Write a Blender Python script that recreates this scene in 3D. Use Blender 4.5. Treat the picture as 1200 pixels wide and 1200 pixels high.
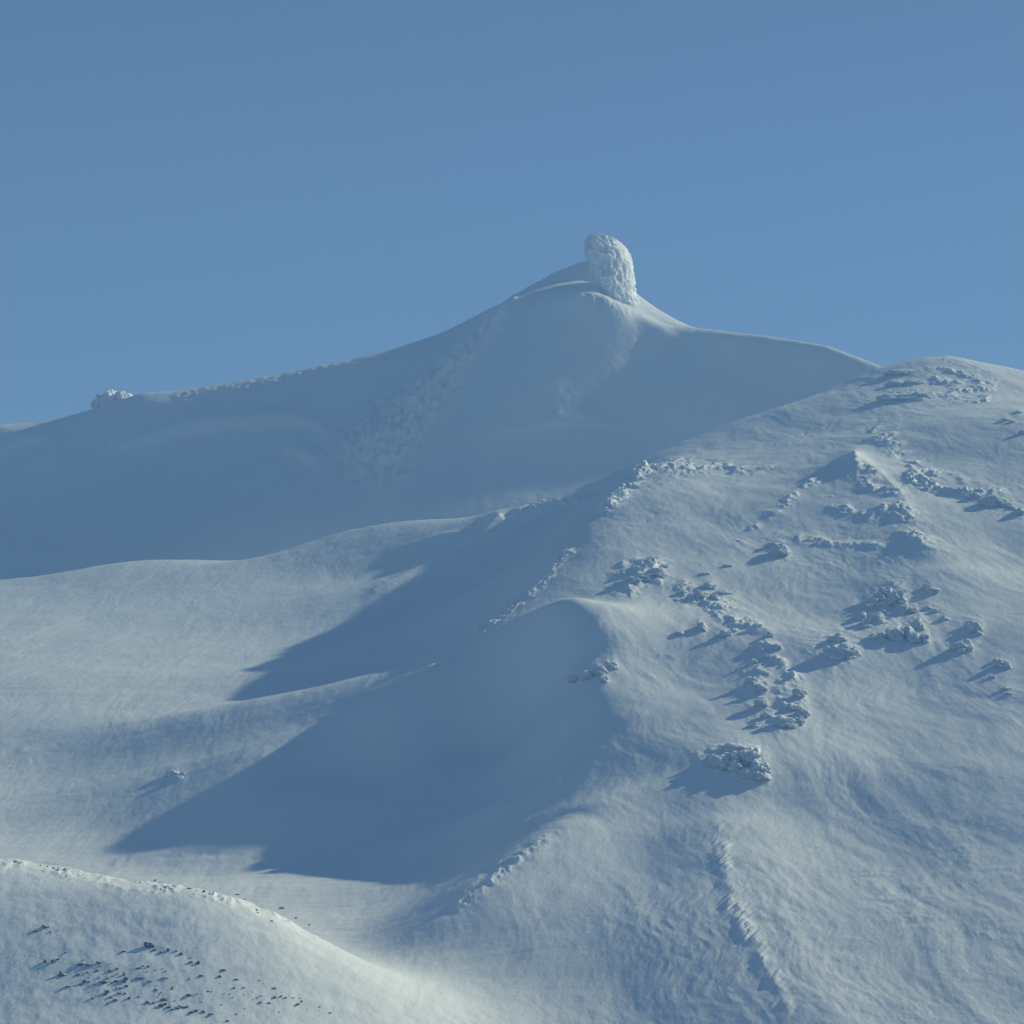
import bpy, math, random
import numpy as np

# ---------------------------------------------------------------- scene, camera, light
S = bpy.context.scene
for o in list(bpy.data.objects): bpy.data.objects.remove(o)
COL = S.collection
FP = 1200 / (2 * math.tan(math.radians(10)))        # focal length in photo pixels (20 deg lens)
HOR = 950.0                                          # photo row of the horizon
cam = bpy.data.cameras.new('camera'); cam_o = bpy.data.objects.new('camera', cam); COL.objects.link(cam_o)
cam.sensor_width = 36; cam.lens = 18 / math.tan(math.radians(10)); cam.shift_y = (HOR - 600) / 1200
cam.clip_start = 1; cam.clip_end = 60000
cam_o.location = (0, 0, 0); cam_o.rotation_euler = (math.pi / 2, 0, 0)
S.camera = cam_o
SUN = np.array((0.668, 0.620, 0.408)); SUN /= np.linalg.norm(SUN)
elev = math.asin(SUN[2]); azim = math.atan2(SUN[0], SUN[1])
W = bpy.data.worlds.new('World'); S.world = W; W.use_nodes = True
nt = W.node_tree; bg = nt.nodes['Background']
sky = nt.nodes.new('ShaderNodeTexSky'); sky.sky_type = 'NISHITA'; sky.sun_disc = False
sky.sun_elevation = elev; sky.sun_rotation = azim
sky.altitude = 1500; sky.air_density = 1.0; sky.dust_density = 0.3; sky.ozone_density = 1.5
tint = nt.nodes.new('ShaderNodeMix'); tint.data_type = 'RGBA'; tint.blend_type = 'MULTIPLY'; tint.inputs[0].default_value = 1
tint.inputs[7].default_value = (0.76, 0.965, 1.22, 1)               # the deep cyan-blue of this winter sky
gn = nt.nodes.new('ShaderNodeTexCoord'); gx = nt.nodes.new('ShaderNodeSeparateXYZ'); nt.links.new(gn.outputs['Generated'], gx.inputs[0])
gr = nt.nodes.new('ShaderNodeMapRange'); nt.links.new(gx.outputs[2], gr.inputs[0]); gr.interpolation_type = 'SMOOTHSTEP'
gr.inputs[1].default_value = 0.06; gr.inputs[2].default_value = 0.33; gr.inputs[3].default_value = 1.0; gr.inputs[4].default_value = 0.66
gm = nt.nodes.new('ShaderNodeVectorMath'); gm.operation = 'SCALE'; nt.links.new(sky.outputs[0], gm.inputs[0]); nt.links.new(gr.outputs[0], gm.inputs['Scale'])
nt.links.new(gm.outputs[0], tint.inputs[6]); nt.links.new(tint.outputs[2], bg.inputs[0]); bg.inputs[1].default_value = 0.060
sl = bpy.data.lights.new('sun', 'SUN'); so = bpy.data.objects.new('sun', sl); COL.objects.link(so)
sl.energy = 5.0; sl.angle = math.radians(0.6); sl.color = (0.985, 0.985, 0.69)
from mathutils import Vector
so.rotation_euler = Vector(SUN).to_track_quat('Z', 'Y').to_euler()
so.location = (900, 900, 700)
S.view_settings.view_transform = 'Standard'; S.view_settings.look = 'None'
S.view_settings.exposure = 0.44; S.view_settings.gamma = 1; S.view_settings.use_curve_mapping = False
S.render.engine = 'CYCLES'
S.cycles.volume_bounces = 0; S.cycles.max_bounces = 5; S.cycles.diffuse_bounces = 3

# ---------------------------------------------------------------- helpers
def P(u, v, D):
    return ((u - 600) / FP * D, D, (HOR - v) / FP * D)

def hash2(ix, iy, seed):
    h = (ix.astype(np.int64) * 374761393 + iy.astype(np.int64) * 668265263 + seed * 974711) & 0xFFFFFFFF
    h = ((h ^ (h >> 13)) * 1274126177) & 0xFFFFFFFF
    return ((h ^ (h >> 16)) & 0xFFFFFF).astype(np.float32) / float(0xFFFFFF) * 2 - 1

def vnoise(x, y, seed=0):
    ix = np.floor(x); iy = np.floor(y); fx = (x - ix).astype(np.float32); fy = (y - iy).astype(np.float32)
    ix = ix.astype(np.int64); iy = iy.astype(np.int64)
    sx = fx * fx * fx * (fx * (fx * 6 - 15) + 10); sy = fy * fy * fy * (fy * (fy * 6 - 15) + 10)
    def g(dx, dy):
        a = hash2(ix + dx, iy + dy, seed) * math.pi
        return np.cos(a) * (fx - dx) + np.sin(a) * (fy - dy)
    a = g(0, 0); b = g(1, 0); c = g(0, 1); d = g(1, 1)
    return 1.4 * ((a + (b - a) * sx) * (1 - sy) + (c + (d - c) * sx) * sy)

def fbm(x, y, octs=4, seed=0, gain=0.5, ridged=False):
    r = np.zeros(np.shape(x), np.float32); a = 1.0; n = 0
    for k in range(octs):
        v = vnoise(x, y, seed + 17 * k)
        if ridged: v = 1 - 2.2 * np.abs(v)
        r += a * v; n += a; a *= gain
        x, y = (0.8 * x - 0.6 * y) * 2.03 + 13.1, (0.6 * x + 0.8 * y) * 2.03 + 7.7
    return r / n

def smooth(e0, e1, x):
    t = np.clip((x - e0) / (e1 - e0), 0, 1); return t * t * (3 - 2 * t)

_k = np.arange(0, 3300, 5.0); _w = np.hanning(61); _w /= _w.sum()
_t = np.convolve(np.pad(np.interp(_k, (0, 300, 500, 720, 960, 1120, 1300, 1690, 2500, 3000), (-2, -65, -95, -92, -47, -37, -20, 76, 196, 170)), 30, mode='edge'), _w, 'valid')
def trend(D): return np.interp(D, _k, _t)

def rbf(ctrl, tr=None):
    """ctrl: list of (x, y, z, c).  Multiquadric surface: small c creases, large c is soft."""
    A = np.array([(a[0], a[1], a[2], a[3]) for a in ctrl], float)
    X = A[:, :2] / 100; Z = A[:, 2] - (tr(A[:, 1]) if tr else 0); c = A[:, 3] / 100; n = len(A)
    d2 = ((X[:, None] - X[None]) ** 2).sum(2)
    M = np.zeros((n + 3, n + 3)); M[:n, :n] = np.sqrt(d2 + (c ** 2)[None, :]) + np.eye(n) * -1e-3
    Q = np.c_[np.ones(n), X]; M[:n, n:] = Q; M[n:, :n] = Q.T
    w = np.linalg.lstsq(M, np.r_[Z, 0, 0, 0], rcond=1e-9)[0]
    def ev(x, y):
        base = tr(y) if tr else 0; x = x / 100; y = y / 100; sh = x.shape; x = x.ravel(); y = y.ravel(); r = w[n] + w[n + 1] * x + w[n + 2] * y
        for i in range(n):
            if abs(w[i]) > 1e-12: r += w[i] * np.sqrt((x - X[i, 0]) ** 2 + (y - X[i, 1]) ** 2 + c[i] ** 2)
        return r.reshape(sh) + base
    return ev

def line(pts, c, step=None):
    """crest line through (u, v, D) points, sampled densely; returns world control points"""
    Q = [P(*p) for p in pts]; out = []
    for a, b in zip(Q[:-1], Q[1:]):
        L = math.dist(a[:2], b[:2]); k = max(1, int(L / (step or 30)))
        for i in range(k):
            t = i / k; out.append(tuple(a[j] + (b[j] - a[j]) * t for j in range(3)) + (c,))
    out.append(Q[-1] + (c,)); return out

def pdist(U, V, pts):
    """distance to a polyline, and parameter 0..1 along it, and signed side"""
    best = np.full(U.shape, 1e9, np.float32); par = np.zeros(U.shape, np.float32); side = np.zeros(U.shape, np.float32)
    n = len(pts) - 1
    for i in range(n):
        (ax, ay), (bx, by) = pts[i][:2], pts[i + 1][:2]
        dx, dy = bx - ax, by - ay; L2 = dx * dx + dy * dy
        t = np.clip(((U - ax) * dx + (V - ay) * dy) / L2, 0, 1)
        ex = U - ax - t * dx; ey = V - ay - t * dy; d = np.sqrt(ex * ex + ey * ey)
        m = d < best
        best = np.where(m, d, best); par = np.where(m, (i + t) / n, par)
        side = np.where(m, np.sign(dx * ey - dy * ex), side)
    return best, par, side

class Sheet:
    """height field over bearing x distance"""
    def __init__(s, us, Ds, ev):
        s.us = us; s.Ds = Ds; s.U, s.D = np.meshgrid(us, Ds)
        s.X = (s.U - 600) / FP * s.D; s.Z = ev(s.X, s.D)
    @property
    def V(s): return HOR - FP * s.Z / s.D
    def find(s, u, v):
        j = int(np.clip(np.searchsorted(s.us, u), 0, len(s.us) - 1)); e = s.Z[:, j] / s.D[:, j]
        k = np.nonzero(e >= (HOR - v) / FP)[0]
        i = k[0] if len(k) else int(np.argmax(e)); return s.at(u, s.Ds[i])
    def at(s, u, D):
        i = int(np.clip(np.searchsorted(s.Ds, D), 0, len(s.Ds) - 1)); j = int(np.clip(np.searchsorted(s.us, u), 0, len(s.us) - 1))
        return Vector((s.X[i, j], s.D[i, j], s.Z[i, j]))
    def build(s, parts, mat):
        """parts: list of (name, face mask); normals are taken from the whole sheet so seams stay smooth"""
        nr, nc = s.U.shape; co = np.stack([s.X, s.D, s.Z], -1).astype(np.float32)
        du = np.gradient(co, axis=1); dr = np.gradient(co, axis=0); N = np.cross(du, dr); N /= np.linalg.norm(N, axis=2, keepdims=True)
        idx = np.arange(nr * nc).reshape(nr, nc)
        quads = np.stack([idx[:-1, :-1], idx[:-1, 1:], idx[1:, 1:], idx[1:, :-1]], -1)
        for name, m in parts:
            q = quads[m].reshape(-1, 4); used, inv = np.unique(q, return_inverse=True)
            me = bpy.data.meshes.new(name); me.vertices.add(len(used)); me.vertices.foreach_set('co', co.reshape(-1, 3)[used].ravel())
            me.loops.add(len(q) * 4); me.loops.foreach_set('vertex_index', inv.ravel().astype(np.int32))
            me.polygons.add(len(q)); me.polygons.foreach_set('loop_start', np.arange(0, len(q) * 4, 4, dtype=np.int32))
            me.polygons.foreach_set('use_smooth', np.ones(len(q), bool)); me.update(calc_edges=True)
            if len(parts) > 1: me.normals_split_custom_set_from_vertices(N.reshape(-1, 3)[used].astype(float))
            me.materials.append(mat); o = bpy.data.objects.new(name, me); COL.objects.link(o); o['kind'] = 'structure'

# ---------------------------------------------------------------- materials
def nodes(name):
    m = bpy.data.materials.new(name); m.use_nodes = True; t = m.node_tree
    return m, t, t.nodes['Principled BSDF'], t.nodes.new, t.links.new

def noise(t, vec, scale, detail=4, rough=0.55, dist=0.0):
    n = t.nodes.new('ShaderNodeTexNoise'); n.inputs['Scale'].default_value = scale; n.inputs['Detail'].default_value = detail
    n.inputs['Roughness'].default_value = rough; n.inputs['Distortion'].default_value = dist; t.links.new(vec, n.inputs['Vector']); return n.outputs['Fac']

def snow_material(name, bumps, streak=0.0, col=(0.91, 0.92, 0.93)):
    m, t, b, N, L = nodes(name)
    g = N('ShaderNodeNewGeometry').outputs['Position']
    mp = N('ShaderNodeMapping'); L(g, mp.inputs[0]); mp.inputs['Rotation'].default_value = (0, 0, math.radians(-38)); mp.inputs['Scale'].default_value = (1, 0.16, 1)
    cur = None
    for k, (sc, dist, det, anis) in enumerate(bumps):
        f = noise(t, mp.outputs[0] if anis else g, sc, det, 0.6, 0.4 if anis else 0)
        bp = N('ShaderNodeBump'); bp.inputs['Strength'].default_value = 1; bp.inputs['Distance'].default_value = dist
        L(f, bp.inputs['Height'])
        if cur: L(cur, bp.inputs['Normal'])
        cur = bp.outputs[0]
    L(cur, b.inputs['Normal'])
    f = noise(t, g, 0.02, 5); r = N('ShaderNodeValToRGB'); L(f, r.inputs[0])
    r.color_ramp.elements[0].position = 0.3; r.color_ramp.elements[0].color = (col[0] * .93, col[1] * .93, col[2] * .94, 1)
    r.color_ramp.elements[1].position = 0.7; r.color_ramp.elements[1].color = (*col, 1)
    L(r.outputs[0], b.inputs['Base Color']); b.inputs['Roughness'].default_value = 0.75
    b.inputs['Specular IOR Level'].default_value = 0.2
    return m

M_snow = snow_material('snow', [(0.035, 1.6, 3, True), (0.22, 0.24, 5, True), (0.5, 0.12, 5, False), (1.6, 0.05, 4, False)])
M_far = snow_material('far_snow', [(0.02, 2.0, 3, True), (0.12, 0.7, 4, False)])
def outcrop_material():
    m, t, b, N, L = nodes('rimed_rock'); g = N('ShaderNodeNewGeometry')
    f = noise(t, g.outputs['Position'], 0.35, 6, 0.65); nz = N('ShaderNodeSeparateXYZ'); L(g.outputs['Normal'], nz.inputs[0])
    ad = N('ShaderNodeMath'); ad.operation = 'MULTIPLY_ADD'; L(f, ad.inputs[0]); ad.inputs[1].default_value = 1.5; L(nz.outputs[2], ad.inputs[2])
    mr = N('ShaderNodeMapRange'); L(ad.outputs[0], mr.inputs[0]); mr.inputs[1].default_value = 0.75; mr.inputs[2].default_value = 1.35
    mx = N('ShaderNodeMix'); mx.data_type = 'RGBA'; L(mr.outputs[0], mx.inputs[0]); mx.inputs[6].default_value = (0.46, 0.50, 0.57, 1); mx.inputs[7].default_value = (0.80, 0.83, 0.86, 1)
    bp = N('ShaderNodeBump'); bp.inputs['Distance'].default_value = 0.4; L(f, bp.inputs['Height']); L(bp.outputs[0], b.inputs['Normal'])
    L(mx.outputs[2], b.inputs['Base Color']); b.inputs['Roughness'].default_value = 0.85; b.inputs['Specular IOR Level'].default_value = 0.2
    return m
M_outcrop = outcrop_material()
M_rime = snow_material('rime_ice', [(0.35, 0.25, 5, False)])

def rock_material():
    m, t, b, N, L = nodes('dark_rock')
    g = N('ShaderNodeNewGeometry').outputs['Position']; f = noise(t, g, 1.5, 5); r = N('ShaderNodeValToRGB'); L(f, r.inputs[0])
    r.color_ramp.elements[0].color = (0.035, 0.036, 0.040, 1); r.color_ramp.elements[1].color = (0.12, 0.12, 0.125, 1)
    nz = N('ShaderNodeSeparateXYZ'); L(N('ShaderNodeNewGeometry').outputs['Normal'], nz.inputs[0])
    ad = N('ShaderNodeMath'); ad.operation = 'MULTIPLY_ADD'; L(f, ad.inputs[0]); ad.inputs[1].default_value = 0.5; L(nz.outputs[2], ad.inputs[2])
    rr = N('ShaderNodeMapRange'); L(ad.outputs[0], rr.inputs[0]); rr.inputs[1].default_value = 1.08; rr.inputs[2].default_value = 1.2
    mx = N('ShaderNodeMix'); mx.data_type = 'RGBA'; L(rr.outputs[0], mx.inputs[0]); L(r.outputs[0], mx.inputs[6]); mx.inputs[7].default_value = (0.78, 0.8, 0.82, 1)
    L(mx.outputs[2], b.inputs['Base Color']); b.inputs['Roughness'].default_value = 0.85
    return m
M_rock = rock_material()

# ---------------------------------------------------------------- near terrain: snowfield, hill, foreground bank
SOFT, MID, CREASE = 160, 50, 8
C = []
def pt(u, v, D, c=SOFT): C.append(P(u, v, D) + (c,))
def plane(u, D, dz=0, c=SOFT): C.append(((u - 600) / FP * D, D, float(trend(D)) + dz, c))
def hD(u, v):                       # distance at which the sight line (u, v) meets the mean slope of the hill
    return -327 / ((HOR - v) / FP - .28 - .1 * (u - 600) / FP)
def hp(u, v, d=0, c=SOFT): pt(u, v, hD(u, v) + d, c)
def hline(pts, c, step=30):
    global C
    C += line([(u, v, hD(u, v) + d) for u, v, d in pts], c, step)
for u in (-400, -250, -100, 0, 100, 190):
    for D in (1180, 1310, 1420, 1530, 1640, 1740, 1860, 1980, 2100, 2250, 2400, 2600):
      if u < 150 or D > 1700 or D < 1250: plane(u, D, max(0, min(1, (D - 2050) / 350)) * (4 if u < 50 else 12 if u < 150 else 19))
    plane(u, 2850, -20)
plane(300, 1760)
def ap(u, v, r, c=80): pt(u, v, (338 - r) / (.245 - (HOR - v) / FP), c)      # broad apron of snow, r metres above the plain
for u, v, r in ((400, 800, 28), (400, 842, 28), (340, 815, 23), (340, 868, 22), (260, 830, 14), (265, 880, 14), (260, 930, 12), (190, 860, 8), (190, 900, 8), (190, 960, 5), (340, 930, 18), (120, 850, 3), (120, 930, 3)): ap(u, v, r)
# shoulder behind
C += line([(690, 583, 2150), (620, 598, 2290), (560, 605, 2380), (480, 611, 2440), (400, 626, 2470), (340, 645, 2475), (285, 658, 2460)], 25, 40)
for u in (350, 500, 650): C.append(((u - 600) / FP * 2650, 2650, 170, SOFT))
for u in (300, 500, 700, 900): C.append(((u - 600) / FP * 2900, 2900, 150, SOFT))
pt(430, 690, 2110); pt(500, 660, 2230)
pt(560, 690, 1930, MID); pt(620, 650, 1985, MID); pt(655, 620, 2040, MID); pt(480, 735, 1810, MID); pt(390, 775, 1730, MID)
# crest C: left edge of the hill, down to the apron
C += line([(757, 547, 1990), (735, 571, 1930), (702, 597, 1860), (672, 638, 1745), (645, 672, 1675), (602, 714, 1592), (550, 755, 1518), (505, 785, 1478), (450, 817, 1458)], CREASE, 25)
pt(530, 757, 1680, MID); pt(450, 798, 1508, MID)
# rim of the shaded bowl and the bowl
C += line([(600, 728, 1495), (650, 707, 1476), (660, 720, 1460), (680, 748, 1432), (668, 792, 1400), (694, 840, 1322), (688, 872, 1284), (654, 914, 1244)], 14, 18)
pt(500, 850, 1432, MID); pt(560, 850, 1440, MID); pt(615, 850, 1425, MID); pt(500, 900, 1390, MID); pt(570, 900, 1380, MID); pt(620, 895, 1345, MID); pt(595, 928, 1310, MID); pt(500, 935, 1345, MID); pt(430, 905, 1398, MID); ap(400, 950, 14); ap(330, 980, 12); pt(180, 1005, 1265, 80); pt(250, 1010, 1255, 80); pt(340, 1012, 1250, 80)
# hill skyline
C += line([(700, 586, 1960), (725, 565, 2060), (760, 540, 2200), (830, 505, 2290), (900, 482, 2340), (960, 462, 2370), (1030, 432, 2400), (1065, 422, 2410), (1100, 418, 2420), (1150, 427, 2430), (1200, 440, 2440), (1300, 470, 2450), (1450, 520, 2450), (1600, 560, 2450)], 30, 50)
for u, z in ((760, 215), (900, 270), (1050, 310), (1200, 300), (1400, 240), (1600, 200)): C.append(((u - 600) / FP * 2650, 2650, z, SOFT))
for u in (1000, 1200, 1500): C.append(((u - 600) / FP * 2900, 2900, 150, SOFT))
pt(820, 528, 2160); pt(900, 520, 2120); pt(1000, 480, 2200); pt(1160, 460, 2230)
for u, v in ((1100, 490), (1060, 520), (1180, 540), (1300, 590), (1400, 640)): hp(u, v)
# first top: rim of broken snow over a shallow bowl
hline([(800, 547, 40), (860, 553, 40), (905, 558, 30)], MID)
for u, v in ((780, 590), (850, 590), (740, 620), (720, 650), (800, 630), (760, 660), (700, 680), (840, 690), (670, 700), (900, 660)): hp(u, v, 0, 100)
# second top and its spurs
hline([(1000, 540, -15), (965, 553, -12), (930, 575, -8), (880, 602, -3)], 18)
hline([(1000, 540, -15), (1040, 562, -14), (1075, 602, -12), (1090, 645, -16), (1110, 668, -12)], 22)
hline([(1090, 580, -3), (1140, 588, -3), (1200, 604, -3), (1270, 628, 0)], 30)
hp(1040, 545, 0, MID); hp(1120, 566, 0, MID); hp(960, 620, 0); hp(1010, 625, -5); hp(1160, 655, 15); hp(1220, 700, 5); hp(1320, 730, 0); hp(1030, 655, 0)
hp(960, 690, 15); hp(930, 715, 15); hp(1040, 690, 0, MID); hp(1120, 725, 0); hp(980, 755, -10, MID); hp(1060, 775, 5); hp(1160, 785, 0); hp(1290, 790, 0)
# spine down the middle
hline([(850, 712, -2), (890, 745, -6), (915, 780, -7), (932, 820, -7), (925, 852, -7)], 34)
for u, v in ((800, 765), (755, 775), (760, 825), (810, 820), (735, 870)): hp(u, v, 0, 110)
hp(870, 850, 5); hp(800, 905, 0); hline([(840, 878, -15), (890, 896, -15)], MID)
hline([(838, 930, -8), (845, 1000, -8), (870, 1080, -8), (905, 1140, -7), (930, 1185, -6)], 22)
for u, v in ((780, 980), (760, 1060), (790, 1150), (740, 960), (1000, 850), (1100, 870), (1200, 870), (1320, 880), (960, 920), (1090, 960), (1200, 980), (1340, 1000), (930, 1020), (1020, 1080), (1150, 1090), (1300, 1110), (1000, 1170), (1120, 1200), (1300, 1210)): hp(u, v)
# arete G
hline([(750, 925, -10), (700, 942, -10), (660, 965, -14), (610, 1000, -14), (560, 1035, -10), (510, 1080, 0)], 12, 18)
pt(640, 952, 1185, MID); pt(590, 987, 1165, MID); pt(530, 1005, 1190, 80); pt(500, 1050, 1100, MID); pt(400, 1040, 1165); pt(540, 960, 1270, 80)
hp(460, 1110, 5); hp(600, 1100); hp(690, 1020); hp(640, 1160); hp(720, 1130); hp(540, 1180)
# foreground bank
C += line([(-300, 985, 950), (-100, 1000, 950), (0, 1008, 950), (40, 1012, 950), (130, 1030, 946), (200, 1036, 943), (250, 1046, 941), (325, 1074, 941)], 34, 25)
pt(385, 1106, 945, MID); pt(450, 1140, 925, 80)
for u in (-300, -100, 50, 180): C.append(((u - 600) / FP * 1055, 1055, -38, MID))
C.append(((290 - 600) / FP * 1040, 1040, -40, MID)); plane(330, 1130, -2, MID); pt(420, 1100, 1040, MID)
pt(0, 1100, 888); pt(150, 1100, 893); pt(280, 1120, 888); pt(80, 1150, 862); pt(0, 1200, 838); pt(250, 1190, 852); pt(400, 1170, 886); pt(-200, 1100, 888); pt(460, 1165, 905)
for u in (600, 800, 1000): hp(u, 1240, 0)
pt(480, 1220, 868)
for D in (640, 500, 300, 150, 40):
    for u in (-300, 200, 600, 1000, 1500): plane(u, D)
evM = rbf(C, trend)
us = np.r_[np.arange(-380, -20, 6.0), np.arange(-20, 1220, 1.18), np.arange(1220, 1600, 6.0)]
Ds = np.r_[np.geomspace(20, 680, 40)[:-1], np.geomspace(680, 2500, 800), np.linspace(2510, 2800, 12)]
T = Sheet(us, Ds, evM)

# rime outcrops: where each is seen and its knobs (u, v, width, height in photo pixels)
OC = [
 ((1060, 455), [(1062, 462, 50, 17), (1045, 463, 20, 14), (1080, 461, 20, 14), (1052, 446, 22, 12), (1072, 446, 20, 9), (1062, 433, 38, 11)], 'flat topped rime outcrop just below the crest of the right hill'),
 ((1165, 583), [(1166, 583, 25, 21), (1154, 586, 13, 14), (1143, 579, 15, 13), (1178, 589, 14, 12), (1161, 592, 12, 8)], 'cluster of dark shaded knobs on the slope near the right edge, the largest round'),
 ((1195, 598), [(1194, 598, 13, 13), (1186, 594, 8, 8)], 'small pair of knobs cut by the right edge below the round cluster'),
 ((1190, 484), [(1193, 482, 8, 6), (1178, 491, 9, 6), (1186, 493, 7, 5), (1198, 505, 8, 8)], 'scatter of tiny knobs high on the slope at the right edge'),
 ((1050, 697), [(1051, 695, 18, 27), (1038, 690, 15, 16), (1030, 696, 13, 14), (1024, 703, 10, 12)], 'tall arched rock wall at the top of the central right cliff'),
 ((1026, 722), [(1026, 722, 22, 20), (1020, 709, 10, 11), (1010, 719, 9, 14), (1035, 715, 8, 8), (1016, 733, 12, 8), (1027, 744, 16, 14), (1034, 751, 10, 9)], 'left column of knobs of the central right cliff'),
 ((1065, 722), [(1062, 712, 12, 16), (1070, 712, 13, 12), (1076, 727, 14, 22), (1064, 737, 14, 20), (1050, 738, 15, 22), (1072, 745, 14, 17), (1084, 744, 9, 16), (1055, 750, 10, 9)], 'right hand wall of blocky knobs of the central right cliff'),
 ((1100, 722), [(1097, 714, 12, 8), (1106, 723, 10, 9), (1088, 711, 8, 7)], 'row of small knobs trailing right of the central right cliff'),
 ((1091, 690), [(1093, 690, 14, 12), (1086, 686, 9, 7)], 'lone pointed knob above and right of the central right cliff'),
 ((985, 755), [(985, 757, 32, 26), (994, 760, 18, 20), (976, 762, 16, 16), (982, 744, 18, 16)], 'single rounded outcrop in the snow basin left of the cliff, with a long drift behind'),
 ((1141, 735), [(1143, 733, 17, 17), (1136, 730, 10, 10), (1147, 742, 10, 8)], 'oval furrowed outcrop, upper one of the two right of the cliff'),
 ((1126, 757), [(1127, 757, 22, 17), (1119, 758, 10, 10), (1134, 751, 9, 10)], 'pale outcrop, lower one of the two right of the cliff'),
 ((1174, 776), [(1174, 776, 14, 13), (1181, 780, 9, 9), (1168, 773, 8, 8)], 'dark knob on the open slope near the right edge, below the outcrops'),
 ((1180, 808), [(1179, 806, 11, 6), (1182, 813, 8, 5), (1163, 792, 8, 6)], 'lowest small flat knob near the right edge'),
 ((912, 640), [(914, 640, 19, 22), (904, 636, 14, 13), (909, 647, 14, 11)], 'dark furrowed knob below the ridge that runs left from the second top'),
 ((756, 668), [(755, 672, 22, 18), (770, 668, 18, 17), (742, 677, 18, 12), (778, 662, 9, 8), (728, 682, 14, 7)], 'long rime crusted outcrop in the middle of the hill'),
 ((828, 688), [(830, 684, 14, 12), (819, 694, 13, 11), (847, 693, 17, 8), (836, 697, 9, 7), (826, 672, 11, 6), (800, 692, 8, 9), (853, 662, 12, 6)], 'loose group of knobs right of the long outcrop'),
 ((848, 742), [(822, 731, 9, 14), (849, 741, 14, 12), (797, 742, 10, 8), (860, 737, 8, 7)], 'scattered small knobs on the bench above the smooth snow bowl'),
 ((900, 745), [(887, 732, 10, 8), (902, 742, 10, 10), (909, 756, 11, 11), (898, 769, 10, 8), (883, 774, 10, 9)], 'chain of knobs along the upper edge of the middle spine'),
 ((890, 810), [(880, 796, 11, 11), (891, 806, 14, 14), (893, 822, 13, 16), (885, 848, 11, 9), (899, 836, 11, 10)], 'ragged column of knobs halfway down the middle spine'),
 ((925, 838), [(921, 843, 24, 17), (935, 843, 12, 14), (913, 842, 12, 14), (929, 828, 16, 12), (941, 832, 12, 16), (936, 812, 14, 12), (928, 850, 12, 9)], 'round cluster of knobs at the foot of the middle spine'),
 ((866, 890), [(846, 886, 30, 24), (866, 882, 26, 24), (880, 884, 20, 24), (890, 896, 18, 26), (876, 904, 18, 16), (862, 897, 16, 14), (894, 908, 14, 16), (858, 873, 24, 10)], 'largest outcrop low on the hill, with a dark shaded hollow on its left'),
 ((698, 782), [(672, 793, 14, 12), (688, 789, 13, 13), (703, 784, 14, 14), (716, 776, 14, 14), (708, 794, 10, 12)], 'jagged rime crest at the edge of the big shaded bowl'),
 ((205, 908), [(203, 905, 11, 8), (197, 908, 7, 6), (210, 910, 9, 7), (213, 905, 6, 5)], 'lone lump of icy rock on the open snowfield, casting a short blue shadow'),
]
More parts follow.
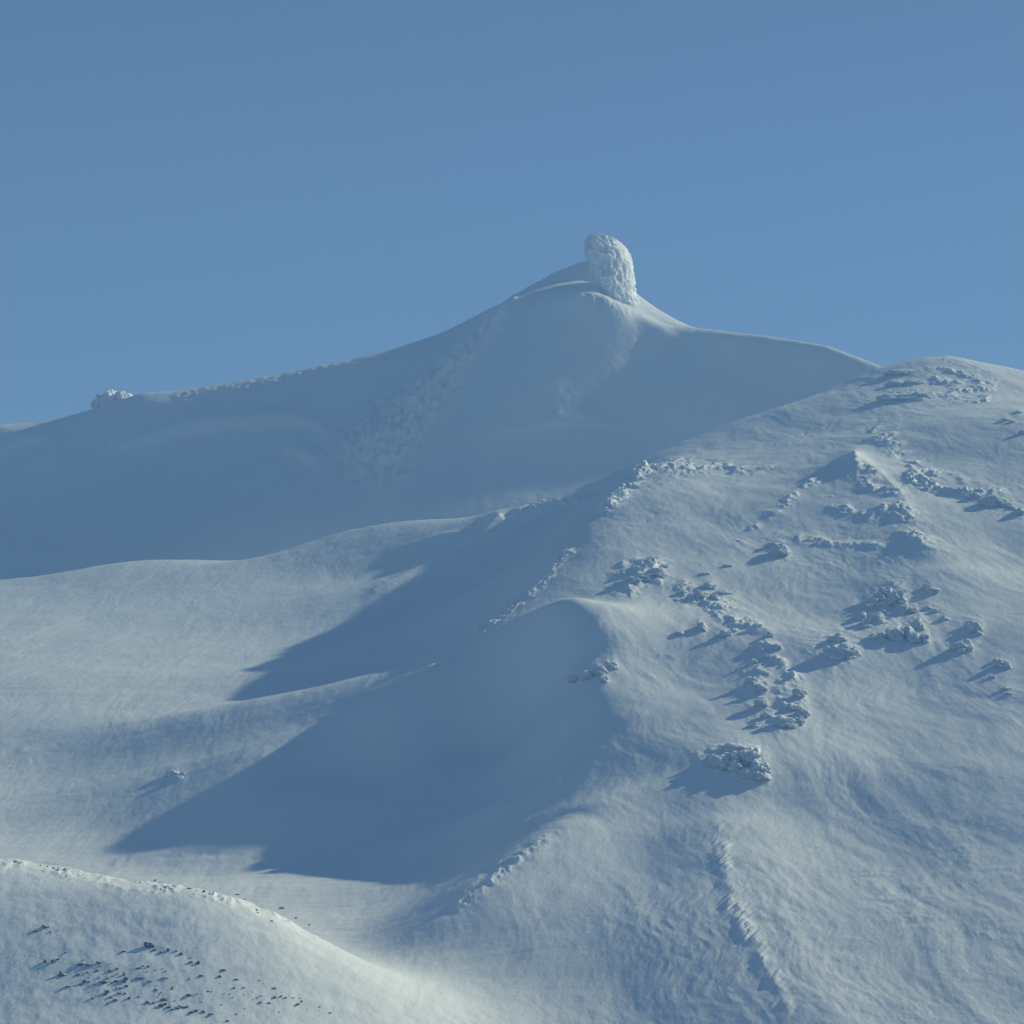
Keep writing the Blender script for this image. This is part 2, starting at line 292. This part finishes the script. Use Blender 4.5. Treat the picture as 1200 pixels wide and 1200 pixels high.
def relief(T):
    U, D, X = T.U, T.D, T.X; V = T.V
    right = smooth(-60, 60, X + (D - 1200) * 0.02)                      # hill side of the view
    # swell, wind drift, sastrugi and crust relief (metres)
    z = 1.3 * fbm(X / 90, D / 120, 3, 3)
    wx = X + 12 * vnoise(X / 60, D / 60, 71); wd = D + 12 * vnoise(X / 60, D / 60, 72)
    z += (1 - right) * (0.45 * fbm((wx + .25 * wd) / 70, (wd - .25 * wx) / 14, 4, 21) + 0.12 * fbm(wx / 7, wd / 5, 3, 22))
    patch = smooth(-0.15, 0.5, fbm(X / 130, D / 200, 3, 81)); calm = 0.35 + 0.65 * smooth(-0.3, 0.4, fbm(X / 80, D / 150, 3, 82))
    z += right * calm * (0.40 * fbm((wx + .12 * wd) / 10, wd / 90, 4, 23) + 0.07 * fbm(wx / 4, wd / 9, 3, 24, ridged=True))
    z += right * 0.8 * fbm((wx + .2 * wd) / 30, wd / 200, 3, 28)
    z += right * patch * 0.28 * fbm(wx / 7, wd / 16, 4, 25, ridged=True)
    fan = np.exp(-(((U - 1080) / 190) ** 2 + ((V - 1060) / 130) ** 2)) * smooth(-.3, .3, fbm(X / 30, D / 40, 3, 83))
    z += fan * 0.4 * fbm((X + .5 * D) / 16, (D - .4 * X) / 11, 4, 26, ridged=True)
    z += 0.25 * (1 - smooth(900, 960, D)) * fbm(X / 6, D / 8, 4, 27)
    def gate(d0, d1, w=40): return smooth(d0 - w, d0, D) * (1 - smooth(d1, d1 + w, D))
    def crag(pts, w, h, d0, d1, sc=7, seed=1, pw=1.5, cover=0.0):
        d, p, s = pdist(U, V, pts)
        d = d + w * 0.55 * fbm(X / (sc * 3), D / (sc * 4), 3, seed + 50)    # ragged outline
        m = np.exp(-(d / w) ** 2) * gate(d0, d1) * smooth(0, .08, p + .03) * smooth(0, .1, 1 - p + .03)
        m = m * smooth(-0.25 - cover, 0.25 - cover, fbm(X / (sc * 2.5), D / (sc * 4), 2, seed + 90))
        n = fbm(X / sc, D / (sc * pw), 5, seed, 0.55, ridged=True)
        return m * h * np.maximum(0, 0.15 + 1.0 * n)
    z += crag([(757, 545), (735, 570), (705, 605)], 8, 6, 1850, 2120, 9, 2, cover=.4)
    z += crag([(760, 543), (800, 547), (860, 553), (910, 558)], 10, 3.2, 1960, 2110, 10, 3, pw=2.5, cover=.1)
    z += crag([(690, 583), (640, 592), (600, 605)], 6, 3, 2080, 2330, 8, 4, cover=.3)
    z += crag([(550, 752), (600, 712), (640, 677), (672, 640)], 6, 2.5, 1560, 1800, 6, 5, cover=.4)
    z += crag([(735, 742), (700, 765), (668, 792)], 20, 6, 1200, 1330, 8, 6, cover=.3)
    z += crag([(692, 825), (690, 850), (665, 900), (650, 915)], 18, 2.2, 1100, 1230, 6, 7)
    z += crag([(650, 704), (600, 730), (540, 770)], 7, 2.5, 1260, 1450, 7, 8)
    z += crag([(540, 770), (500, 790), (470, 800)], 7, 2.0, 1350, 1640, 7, 38)
    z += crag([(1000, 540), (1040, 580), (1085, 650), (1110, 665)], 16, 3.2, 1600, 1900, 10, 9)
    z += crag([(970, 590), (1020, 605), (1040, 600)], 9, 2.4, 1620, 1800, 9, 29)
    z += crag([(930, 632), (1000, 638), (1040, 640)], 5, 2, 1600, 1720, 9, 30)
    z += crag([(1020, 505), (1050, 525), (1075, 548)], 14, 2.4, 1880, 2160, 8, 10)
    z += crag([(1060, 555), (1110, 570), (1140, 578), (1200, 597)], 12, 4, 1760, 1950, 8, 19)
    z += crag([(1095, 440), (1130, 455), (1160, 470)], 22, 3, 2160, 2440, 8, 11)
    z += crag([(850, 650), (960, 560)], 6, 2.0, 1700, 1830, 7, 31)
    z += crag([(790, 690), (850, 715), (885, 745), (900, 770)], 14, 2.2, 1330, 1600, 8, 12)
    z += crag([(880, 790), (905, 810), (930, 850)], 18, 2.2, 1180, 1400, 8, 32)
    z += crag([(900, 760), (930, 790), (940, 820)], 8, 3.0, 1200, 1440, 8, 33)
    z += crag([(730, 680), (770, 665)], 15, 4.5, 1480, 1680, 7, 13)
    z += crag([(770, 770), (800, 785)], 6, 2.5, 1250, 1400, 8, 34)
    z += crag([(840, 890), (890, 895)], 16, 4, 1080, 1190, 6, 15)
    z += crag([(740, 925), (660, 965), (600, 1010), (520, 1070)], 9, 1.4, 840, 1090, 6, 16, cover=.2)
    z += crag([(640, 1030), (560, 1060), (700, 990)], 22, 0.8, 800, 1000, 6, 36)
    z += crag([(0, 1008), (130, 1030), (250, 1046), (400, 1104)], 9, 0.9, 880, 955, 4, 17)
    d, p, s = pdist(U, V, [(1001, 544), (1003, 548)])                      # the second top, a small sharp cone
    z += 1.5 * np.exp(-(d / 22) ** 2) * gate(1740, 1960)
    d, p, s = pdist(U, V, [(1001, 544), (1030, 556), (1060, 585), (1082, 635)])
    z += 4 * (1 - p) * np.exp(-d / 12) * gate(1640, 1960)
    d, p, s = pdist(U, V, [(1001, 544), (965, 555), (935, 575), (870, 606)])
    z += 2.5 * (1 - .7 * p) * np.exp(-d / 8) * gate(1700, 1960)
    # comb of wind scoops along the lower spine
    d, p, s = pdist(U, V, [(842, 925), (842, 985), (852, 1040), (875, 1095), (905, 1150), (925, 1180)])
    d = d + 9 * fbm(X / 18, D / 30, 3, 61)
    comb = fbm((X - .5 * D) / 3.2, (D + .5 * X) / 30, 3, 62, ridged=True)
    wv = smooth(-.35, .25, fbm(X / 14, D / 26, 2, 63))
    z += np.exp(-(d / (9 + 7 * np.sin(9 * p) ** 2)) ** 2) * gate(800, 1090) * wv * 0.8 * np.clip(comb + .15, 0, 1)
    z += 0.45 * np.exp(-(d / 8) ** 2) * gate(800, 1090) * smooth(-.5, .1, fbm(X / 22, D / 30, 2, 64))
    # little arete across the far plateau
    d, p, s = pdist(U, V, [(585, 612), (566, 631), (510, 660), (439, 692)])
    z += 7 * (1 - .75 * p) * np.exp(-(d / 8)) * gate(1900, 2420)
    d, p, s = pdist(U, V, [(570, 622), (520, 630), (450, 648)])
    z += 3.0 * np.sin(np.pi * p) * np.exp(-(d / 5)) * gate(1900, 2450)
    for (u0, v0), kn, lab in OC:                                        # snow banked up round the outcrops
        D0 = T.find(u0, v0).y; gt = np.exp(-((D - D0) / 70) ** 4); sub = (np.abs(U - u0) < 130) & (np.abs(D - D0) < 140)
        acc = np.zeros(int(sub.sum()), np.float32); us_, vs_ = U[sub], V[sub]
        for (u, v, w, h) in kn:
            sc = D0 / FP; du = us_ - u; du = np.where(du < 0, du * .6, du)
            q = np.exp(-(du / (w * .75)) ** 2 - ((vs_ - v - h * .2) / (h * .8 + 3)) ** 2)
            acc = np.maximum(acc, q * h * sc * .12)
        z[sub] += acc * gt[sub] * (0.6 + 0.7 * fbm(X[sub] / 7, D[sub] / 10, 4, 77, ridged=True))
    return z
T.Z += relief(T)
mid = (T.D[:-1, :-1])
uq = T.U[:-1, :-1]; vq = T.V[:-1, :-1]
bank = (mid < 1000) & (T.X[:-1, :-1] < (450 - 600) / FP * mid)
hill = (~bank) & (T.X[:-1, :-1] > (-40 + (mid - 1100) * 0.03)) & (mid < 2500) & (vq < 1400)
T.build([('foreground_slope', bank), ('hill', hill), ('snowfield', ~bank & ~hill)], M_snow)

# ---------------------------------------------------------------- far mountain
C = []; FK = 1.1
ridge = [(-500, 560, 2600), (-200, 530, 2610), (0, 500, 2620), (60, 499, 2625), (95, 489, 2630), (125, 475, 2640), (165, 462, 2645), (240, 455, 2655), (330, 440, 2665), (420, 420, 2680), (490, 402, 2695), (540, 382, 2710), (575, 362, 2725)]
C += line(ridge, 8, 30)
C += line([(600, 353, 2732), (620, 342, 2745), (650, 333, 2765), (680, 329, 2772), (705, 335, 2770), (730, 348, 2762), (755, 366, 2748), (780, 380, 2735), (830, 386, 2725), (900, 395, 2722), (970, 407, 2717), (1035, 431, 2707), (1120, 470, 2700), (1300, 540, 2700), (1700, 640, 2700)], 4, 12)
C += line([(600, 358, 2700), (640, 347, 2696), (680, 344, 2694), (712, 352, 2698), (745, 373, 2706), (790, 388, 2712), (900, 400, 2715)], 4, 12)
C += line([(592, 354, 2765), (620, 336, 2795), (650, 319, 2803), (680, 308, 2806), (705, 307, 2806), (735, 335, 2806)], 8, 15)
C += line([(640, 331, 2785), (680, 327, 2789), (715, 336, 2787)], 6, 12)
C += line([(165, 476, 2612), (240, 470, 2622), (330, 456, 2630), (420, 435, 2648), (480, 418, 2665)], 6, 20)
for u, v, D in ((600, 400, 2650), (600, 450, 2600), (600, 520, 2540), (600, 600, 2430), (200, 520, 2560), (200, 600, 2435), (200, 660, 2340), (0, 560, 2540), (0, 620, 2440), (0, 683, 2340),
                (-300, 600, 2520), (-300, 700, 2330), (400, 480, 2600), (400, 560, 2490), (400, 620, 2400), (900, 450, 2675), (900, 520, 2610), (980, 460, 2672), (750, 450, 2634), (690, 450, 2618), (820, 450, 2650), (750, 402, 2684), (710, 385, 2676), (660, 380, 2668), (800, 412, 2688), (860, 422, 2696), (750, 510, 2575), (750, 560, 2510), (680, 520, 2545), (820, 510, 2595),
                (1035, 480, 2620), (1200, 600, 2600), (540, 440, 2630), (300, 490, 2590), (300, 560, 2490)):
    C.append(P(u, v, D) + (60,))
for u in (-500, -100, 300, 700, 1100, 1600): C.append(((u - 600) / FP * 2250, 2250, 120, SOFT))
for u, z in ((-500, 200), (0, 240), (300, 280), (600, 340), (720, 400), (900, 330), (1200, 250), (1700, 150)): C.append(((u - 600) / FP * 2950, 2950, z, SOFT))
for u in (-500, 100, 700, 1200, 1700): C.append(((u - 600) / FP * 3200, 3200, 120, SOFT))
C = [(a * FK, b * FK, c * FK, d) for a, b, c, d in C]
evF = rbf(C)
us = np.r_[np.arange(-500, -10, 8.0), np.arange(-10, 1100, 1.5), np.arange(1100, 1700, 10.0)]
Ds = FK * np.r_[np.linspace(2250, 2480, 50)[:-1], np.linspace(2480, 2830, 260), np.linspace(2840, 3200, 20)]
F = Sheet(us, Ds, evF)
def relief_far(T):
    U, D, X = T.U, T.D, T.X; V = T.V
    z = 1.5 * fbm(X / 120, D / 120, 4, 40) + 0.3 * fbm(X / 20, D / 20, 3, 41)
    d, p, s = pdist(U, V, [(590, 370), (555, 410), (520, 450), (480, 490), (440, 530)])
    z += np.exp(-(d / (5 + 30 * p)) ** 2) * (9.0 + 17 * p) * (0.2 + 0.9 * fbm(X / 14, D / 20, 5, 42, ridged=True))
    z += 9 * np.sin(np.pi * np.clip(p * .8 + .1, 0, 1)) * np.exp(-(d / (7 + 22 * p)) ** 2)
    d, p, s = pdist(U, V, [(603, 352), (585, 368), (567, 388), (558, 400)])
    z += 4.5 * (1 - .6 * p) * np.exp(-(d / 4)) 
    d, p, s = pdist(U, V, [(590, 400), (600, 450), (620, 460)])
    z += np.exp(-(d / 26) ** 2) * 1.2 * fbm(X / 9, D / 20, 4, 43, ridged=True)
    d, p, s = pdist(U, V, [(690, 495), (760, 480)])
    z += np.exp(-(d / 18) ** 2) * 0.8 * fbm(X / 9, D / 20, 4, 44, ridged=True)
    d, p, s = pdist(U, V, [(215, 466), (240, 463), (330, 449), (420, 429), (490, 410)])
    z += np.exp(-(d / 9) ** 2) * 1.5 * fbm(X / 12, D / 14, 4, 46, ridged=True)
    d, p, s = pdist(U, V, [(610, 358), (650, 352), (690, 352), (730, 365)])
    z += np.exp(-(d / 9) ** 2) * 3 * fbm(X / 10, D / 14, 4, 47, ridged=True)
    def ledge(pts, h, w):           # a lip of snow: steep step on the downhill side, fading uphill
        d, p, s = pdist(U, V, pts); e = np.sin(np.pi * np.clip(p, 0, 1)) ** .5
        return h * e * np.where(s < 0, np.exp(-(d / (w * .35)) ** 2), np.exp(-(d / w) ** 2))
    z += ledge([(390, 512), (365, 497), (330, 492), (290, 497), (235, 501), (170, 515), (130, 528)], 8, 16)
    z += ledge([(380, 530), (368, 545), (350, 532), (330, 528)], 7, 12)
    z += ledge([(760, 500), (700, 498), (655, 495), (620, 502), (560, 510)], 2.5, 12)
    z += ledge([(60, 515), (30, 518), (0, 530)], 6, 10)
    return z
F.Z += relief_far(F)
F.build([('mountain', np.ones((len(Ds) - 1, len(us) - 1), bool))], M_far)

# ---------------------------------------------------------------- haze
bm_v = [(-1300, -60, -120), (1300, -60, -120), (1300, 3600, -120), (-1300, 3600, -120), (-1300, -60, 700), (1300, -60, 700), (1300, 3600, 700), (-1300, 3600, 700)]
me = bpy.data.meshes.new('haze'); me.from_pydata(bm_v, [], [(0, 3, 2, 1), (4, 5, 6, 7), (0, 1, 5, 4), (1, 2, 6, 5), (2, 3, 7, 6), (3, 0, 4, 7)])
hz = bpy.data.objects.new('haze', me); COL.objects.link(hz); hz['kind'] = 'stuff'
m = bpy.data.materials.new('haze'); m.use_nodes = True; t = m.node_tree; t.nodes.remove(t.nodes['Principled BSDF'])
pv = t.nodes.new('ShaderNodeVolumePrincipled'); pv.inputs['Density'].default_value = 3.0e-4; pv.inputs['Color'].default_value = (0.27, 0.515, 1.0, 1)
pv.inputs['Anisotropy'].default_value = 0.0
t.links.new(pv.outputs[0], t.nodes['Material Output'].inputs['Volume']); me.materials.append(m)

# ---------------------------------------------------------------- things of ice and rock
from mathutils import noise as MN
import bmesh
def mesh_obj(name, vs, fs, mat, parent=None, smooth_=True):
    me = bpy.data.meshes.new(name); me.from_pydata(vs, [], fs); me.polygons.foreach_set('use_smooth', [smooth_] * len(fs)); me.materials.append(mat)
    o = bpy.data.objects.new(name, me); COL.objects.link(o)
    if parent: o.parent = parent
    return o
_ico = {}
def ico(n):
    if n not in _ico:
        b = bmesh.new(); bmesh.ops.create_icosphere(b, subdivisions=n, radius=1)
        _ico[n] = ([v.co.copy() for v in b.verts], [[v.index for v in f.verts] for f in b.faces]); b.free()
    return _ico[n]
def tag(o, label, cat, group=None):
    o['label'] = label; o['category'] = cat
    if group: o['group'] = group

def lump(r, seed, n=4, k=0.30, fine=0.10):
    """knobbly rime-ice lump: radii r, cauliflower relief"""
    vs, fs = ico(n); out = []; off = Vector((seed * 3.7, seed * 1.3, seed * 7.1))
    for v in vs:
        q = v * 1.3 + off
        q = q + Vector((MN.noise(q * 2.1), MN.noise(q * 2.1 + off), 0)) * .35
        d = 1 + k * MN.noise(q) * 1.9 + fine * 1.4 * (0.5 - MN.cell(q * 2.3)) * .35 + fine * (0.8 - abs(MN.noise(q * 3.1)) * 3.0) + fine * .6 * (0.5 - abs(MN.noise(q * 7.3)) * 2.2)
        out.append((v.x * r[0] * d, v.y * r[1] * d, v.z * r[2] * d))
    return out, fs

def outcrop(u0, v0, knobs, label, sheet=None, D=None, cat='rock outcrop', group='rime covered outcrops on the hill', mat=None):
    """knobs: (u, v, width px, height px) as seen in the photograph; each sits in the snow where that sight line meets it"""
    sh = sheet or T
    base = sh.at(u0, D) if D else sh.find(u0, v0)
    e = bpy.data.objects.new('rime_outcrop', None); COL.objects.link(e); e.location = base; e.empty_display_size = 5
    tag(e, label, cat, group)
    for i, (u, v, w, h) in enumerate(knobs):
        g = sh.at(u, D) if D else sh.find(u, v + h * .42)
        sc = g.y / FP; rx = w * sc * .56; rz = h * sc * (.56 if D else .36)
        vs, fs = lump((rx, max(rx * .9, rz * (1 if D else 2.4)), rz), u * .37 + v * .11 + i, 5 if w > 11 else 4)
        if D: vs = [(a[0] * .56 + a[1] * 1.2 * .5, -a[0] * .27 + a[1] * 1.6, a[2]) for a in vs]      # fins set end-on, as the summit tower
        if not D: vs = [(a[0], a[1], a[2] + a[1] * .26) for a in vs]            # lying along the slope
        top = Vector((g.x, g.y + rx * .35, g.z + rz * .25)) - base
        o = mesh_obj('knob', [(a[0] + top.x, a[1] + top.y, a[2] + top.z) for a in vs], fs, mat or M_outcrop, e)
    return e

# the summit tower: a leaning, overhanging mushroom of rime
prof = [(366, 738, 15), (358, 733, 17), (350, 729, 19), (340, 724, 22), (330, 720.5, 25), (320, 717.5, 27.5), (310, 714.5, 29.5), (300, 713, 29.5), (292, 712, 27), (285, 711, 22), (280, 710, 15), (277.5, 709.5, 8), (277, 709.5, .1)]
Dt = 2752 * FK; sc = Dt / FP
pv_ = np.array(prof); nr_, ns_ = 150, 170; vs = []; fs = []
c0 = Vector(((735 - 600) * sc, Dt, (HOR - 360) * sc))
tt = np.linspace(0, len(prof) - 1, nr_)
kk = np.arange(len(prof))
rows = np.stack([np.interp(tt, kk, pv_[:, i]) for i in range(3)], 1)
for _ in range(2): rows[1:-1] = (rows[:-2] + rows[1:-1] * 2 + rows[2:]) / 4
for i in range(nr_):
    v, cu, r = rows[i]
    for j in range(ns_):
        a = 2 * math.pi * j / ns_; R = r * sc
        ca, sa = .62 * math.cos(a) * R, 1.75 * math.sin(a) * R          # a fin seen nearly end-on, its broad side towards the sun
        q = Vector((ca * .9 + sa * .43, -ca * .43 + sa * .9, (HOR - v) * sc))
        dz = 0.0
        g = q * 0.045; dz += 2.6 * MN.noise(g)
        g = q * 0.11 + Vector((5, 1, 3)) + Vector((MN.noise(q * .09), MN.noise(q * .09 + Vector((9, 0, 0))), 0)) * .8; dz += 4.2 * (.55 - abs(MN.noise(g)) * 2.2)
        g = q * 0.3; dz += 1.5 * (.5 - abs(MN.noise(g)) * 2)
        dz *= min(1, r / 14)
        k = (R + dz) / max(R, .01) if R > 1 else 1
        vs.append(((cu - 600) * sc + q.x * k - c0.x, q.y * k, q.z + (0.25 * dz if i > nr_ * .7 else 0) - c0.z))
for i in range(nr_ - 1):
    for j in range(ns_):
        fs.append((i * ns_ + j, i * ns_ + (j + 1) % ns_, (i + 1) * ns_ + (j + 1) % ns_, (i + 1) * ns_ + j))
M_tower = M_rime.copy(); M_tower.name = 'translucent_rime'; b_ = M_tower.node_tree.nodes['Principled BSDF']
b_.inputs['Subsurface Weight'].default_value = 0.7; b_.inputs['Subsurface Radius'].default_value = (1, 1, 1); b_.inputs['Subsurface Scale'].default_value = 5.0
o = mesh_obj('rime_tower', vs, fs, M_tower); o.location = c0
tag(o, 'tall rounded mushroom of rime ice standing on the very top of the mountain', 'ice tower')
# the small one on the left shoulder of the ridge
e = outcrop(135, 470, [(131, 457, 24, 22), (146, 462, 18, 12), (121, 464, 17, 22), (114, 474, 12, 14), (137, 455, 14, 12)], 'small lumpy ice knob poking up behind the mountain ridge at far left', F, 2668 * FK, 'ice tower', None, M_rime)
e.name = 'rime_knoll'

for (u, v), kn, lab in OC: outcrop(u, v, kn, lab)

# dark stones on the foreground slope
def stone_mesh(seed):
    rng = random.Random(seed); vs, fs = ico(2); out = []
    st = (rng.uniform(.8, 1.5), rng.uniform(.7, 1.2), rng.uniform(.55, 1.0)); off = Vector((seed * 5.1, 2, seed))
    for v in vs:
        d = 1 + .9 * MN.noise(v * 1.1 + off) + .3 * MN.noise(v * 3 + off); out.append((v.x * st[0] * d * .5, v.y * st[1] * d * .5, v.z * st[2] * d * .5))
    me = bpy.data.meshes.new('stone'); me.from_pydata(out, [], fs); me.materials.append(M_rock); return me
SM = [stone_mesh(i) for i in range(8)]
rng = random.Random(5)
def stone(u, v, w, label='dark stone among the many scattered over the foreground slope', group='dark stones scattered on the foreground slope'):
    g = T.find(u, v); s_ = w * g.y / FP
    o = bpy.data.objects.new('stone', rng.choice(SM)); COL.objects.link(o); o.location = (g.x, g.y, g.z + s_ * .12)
    o.rotation_euler = (rng.uniform(-.3, .3), rng.uniform(-.3, .3), rng.uniform(0, 6.3)); o.scale = (s_ * rng.uniform(.8, 1.3), s_, s_ * rng.uniform(.5, 1.15)); 
    if group == 'dark stones scattered on the foreground slope':
        if u < 70: label = 'dark stone lying apart at the far left of the foreground slope'
        elif v < 1124 and u > 135: label = 'dark stone in the uppermost curved row of the stony patch'
        elif v < 1140: label = ('dark stone along the upper left edge of the stony patch' if u < 115 else 'small dark stone in the upper middle of the stony patch')
        elif u < 100: label = 'dark stone on the left side of the stony patch'
        elif u < 160: label = ('dark stone in the crowded middle of the stony patch' if v < 1165 else 'dark stone at the lower left end of the stony patch')
        elif u < 230: label = ('dark stone in the sparse part right of the crowded middle' if v < 1170 else 'dark stone in the long bottom row of the stony patch')
        else: label = ('dark stone in the thin trail running right from the stony patch' if v < 1165 else 'dark stone in the lowest right corner of the stony patch')
        if w > 5.5 and 'row' not in label: label = label.replace('dark stone', 'bigger dark stone', 1)
    tag(o, label, 'stone', group)
z6 = [(795, 185, 9), (625, 218, 5), (850, 210, 5), (885, 222, 4), (940, 215, 6), (995, 222, 4), (1030, 236, 6), (1095, 262, 4), (1100, 290, 7), (1155, 300, 6), (75, 52, 7), (5, 70, 5), (130, 296, 8), (75, 295, 6), (160, 277, 4), (320, 316, 8), (380, 320, 6),
      (448, 298, 6), (180, 392, 8), (210, 382, 5), (240, 458, 5), (300, 388, 3), (375, 370, 4), (440, 355, 4), (525, 362, 5), (580, 342, 4), (628, 382, 5), (575, 375, 4), (640, 415, 9), (625, 430, 6), (738, 415, 6), (810, 440, 5), (735, 330, 4), (765, 332, 4), (800, 330, 4),
      (570, 425, 5), (515, 410, 4), (450, 405, 4), (355, 432, 6), (380, 440, 4), (325, 455, 4), (425, 458, 4), (485, 445, 6), (460, 435, 3), (540, 450, 3), (650, 475, 6), (600, 475, 4), (508, 512, 7), (500, 530, 5), (535, 550, 5), (570, 565, 6), (515, 585, 4), (600, 518, 4), (635, 518, 4), (665, 548, 6), (725, 548, 4),
      (800, 585, 7), (830, 590, 5), (905, 558, 6), (890, 600, 7), (920, 598, 6), (945, 605, 5), (970, 630, 5), (1015, 600, 4), (1040, 612, 4), (1075, 620, 5), (1105, 645, 6), (1085, 525, 6), (965, 486, 4), (905, 402, 4), (935, 402, 4), (855, 492, 4), (1175, 388, 4), (1190, 640, 5), (408, 552, 4), (920, 355, 3), (1085, 418, 3), (165, 68, 3), (110, 88, 4)]
named = {0: 'largest dark stone, pointed, standing on the uppermost row of the stony patch'}
for i, (a, b, w) in enumerate(z6):
    u, v = 40 + a / 6, 1080 + b / 6
    if i in named: stone(u, v, w * 1.15, named[i], None)
    else: stone(u, v, w * .85)
z3 = [(785, 540, 5), (770, 560, 6), (830, 568, 4), (855, 598, 4), (820, 598, 4), (910, 572, 3), (965, 600, 5), (985, 628, 5), (1005, 632, 4), (945, 652, 5), (910, 652, 6), (905, 635, 3), (1045, 655, 5), (965, 628, 5), (1030, 630, 3), (1060, 640, 3), (700, 552, 3), (660, 620, 5),
      (690, 680, 5), (740, 695, 7), (710, 680, 4), (670, 682, 5), (645, 668, 4), (620, 665, 5), (800, 712, 5), (830, 690, 3), (1120, 668, 3), (1160, 682, 3)]
for a, b, w in z3: stone(a / 3, 960 + b / 3, w * .8)
for _ in range(60):
    t_ = rng.random(); u = 70 + 300 * t_ + rng.gauss(0, 12); v = 1140 + 45 * t_ + rng.gauss(0, 13)
    if v < 1195: stone(u, v, rng.uniform(1.2, 2.6))
for a, b, w in [(165, 165, 4), (185, 172, 4), (225, 175, 4), (205, 180, 3), (545, 215, 5), (560, 222, 3), (665, 243, 4), (690, 248, 3), (715, 255, 4), (735, 262, 3), (835, 265, 4), (860, 280, 3), (900, 320, 4), (905, 328, 3), (955, 355, 4), (990, 313, 6), (1040, 347, 4), (1085, 370, 3), (50, 150, 4), (65, 152, 3), (140, 162, 3)]:
    stone(a / 3, 960 + b / 3 + 1, w * .75, 'small stone along the crest of the foreground bank', 'small stones on the crest of the foreground bank')
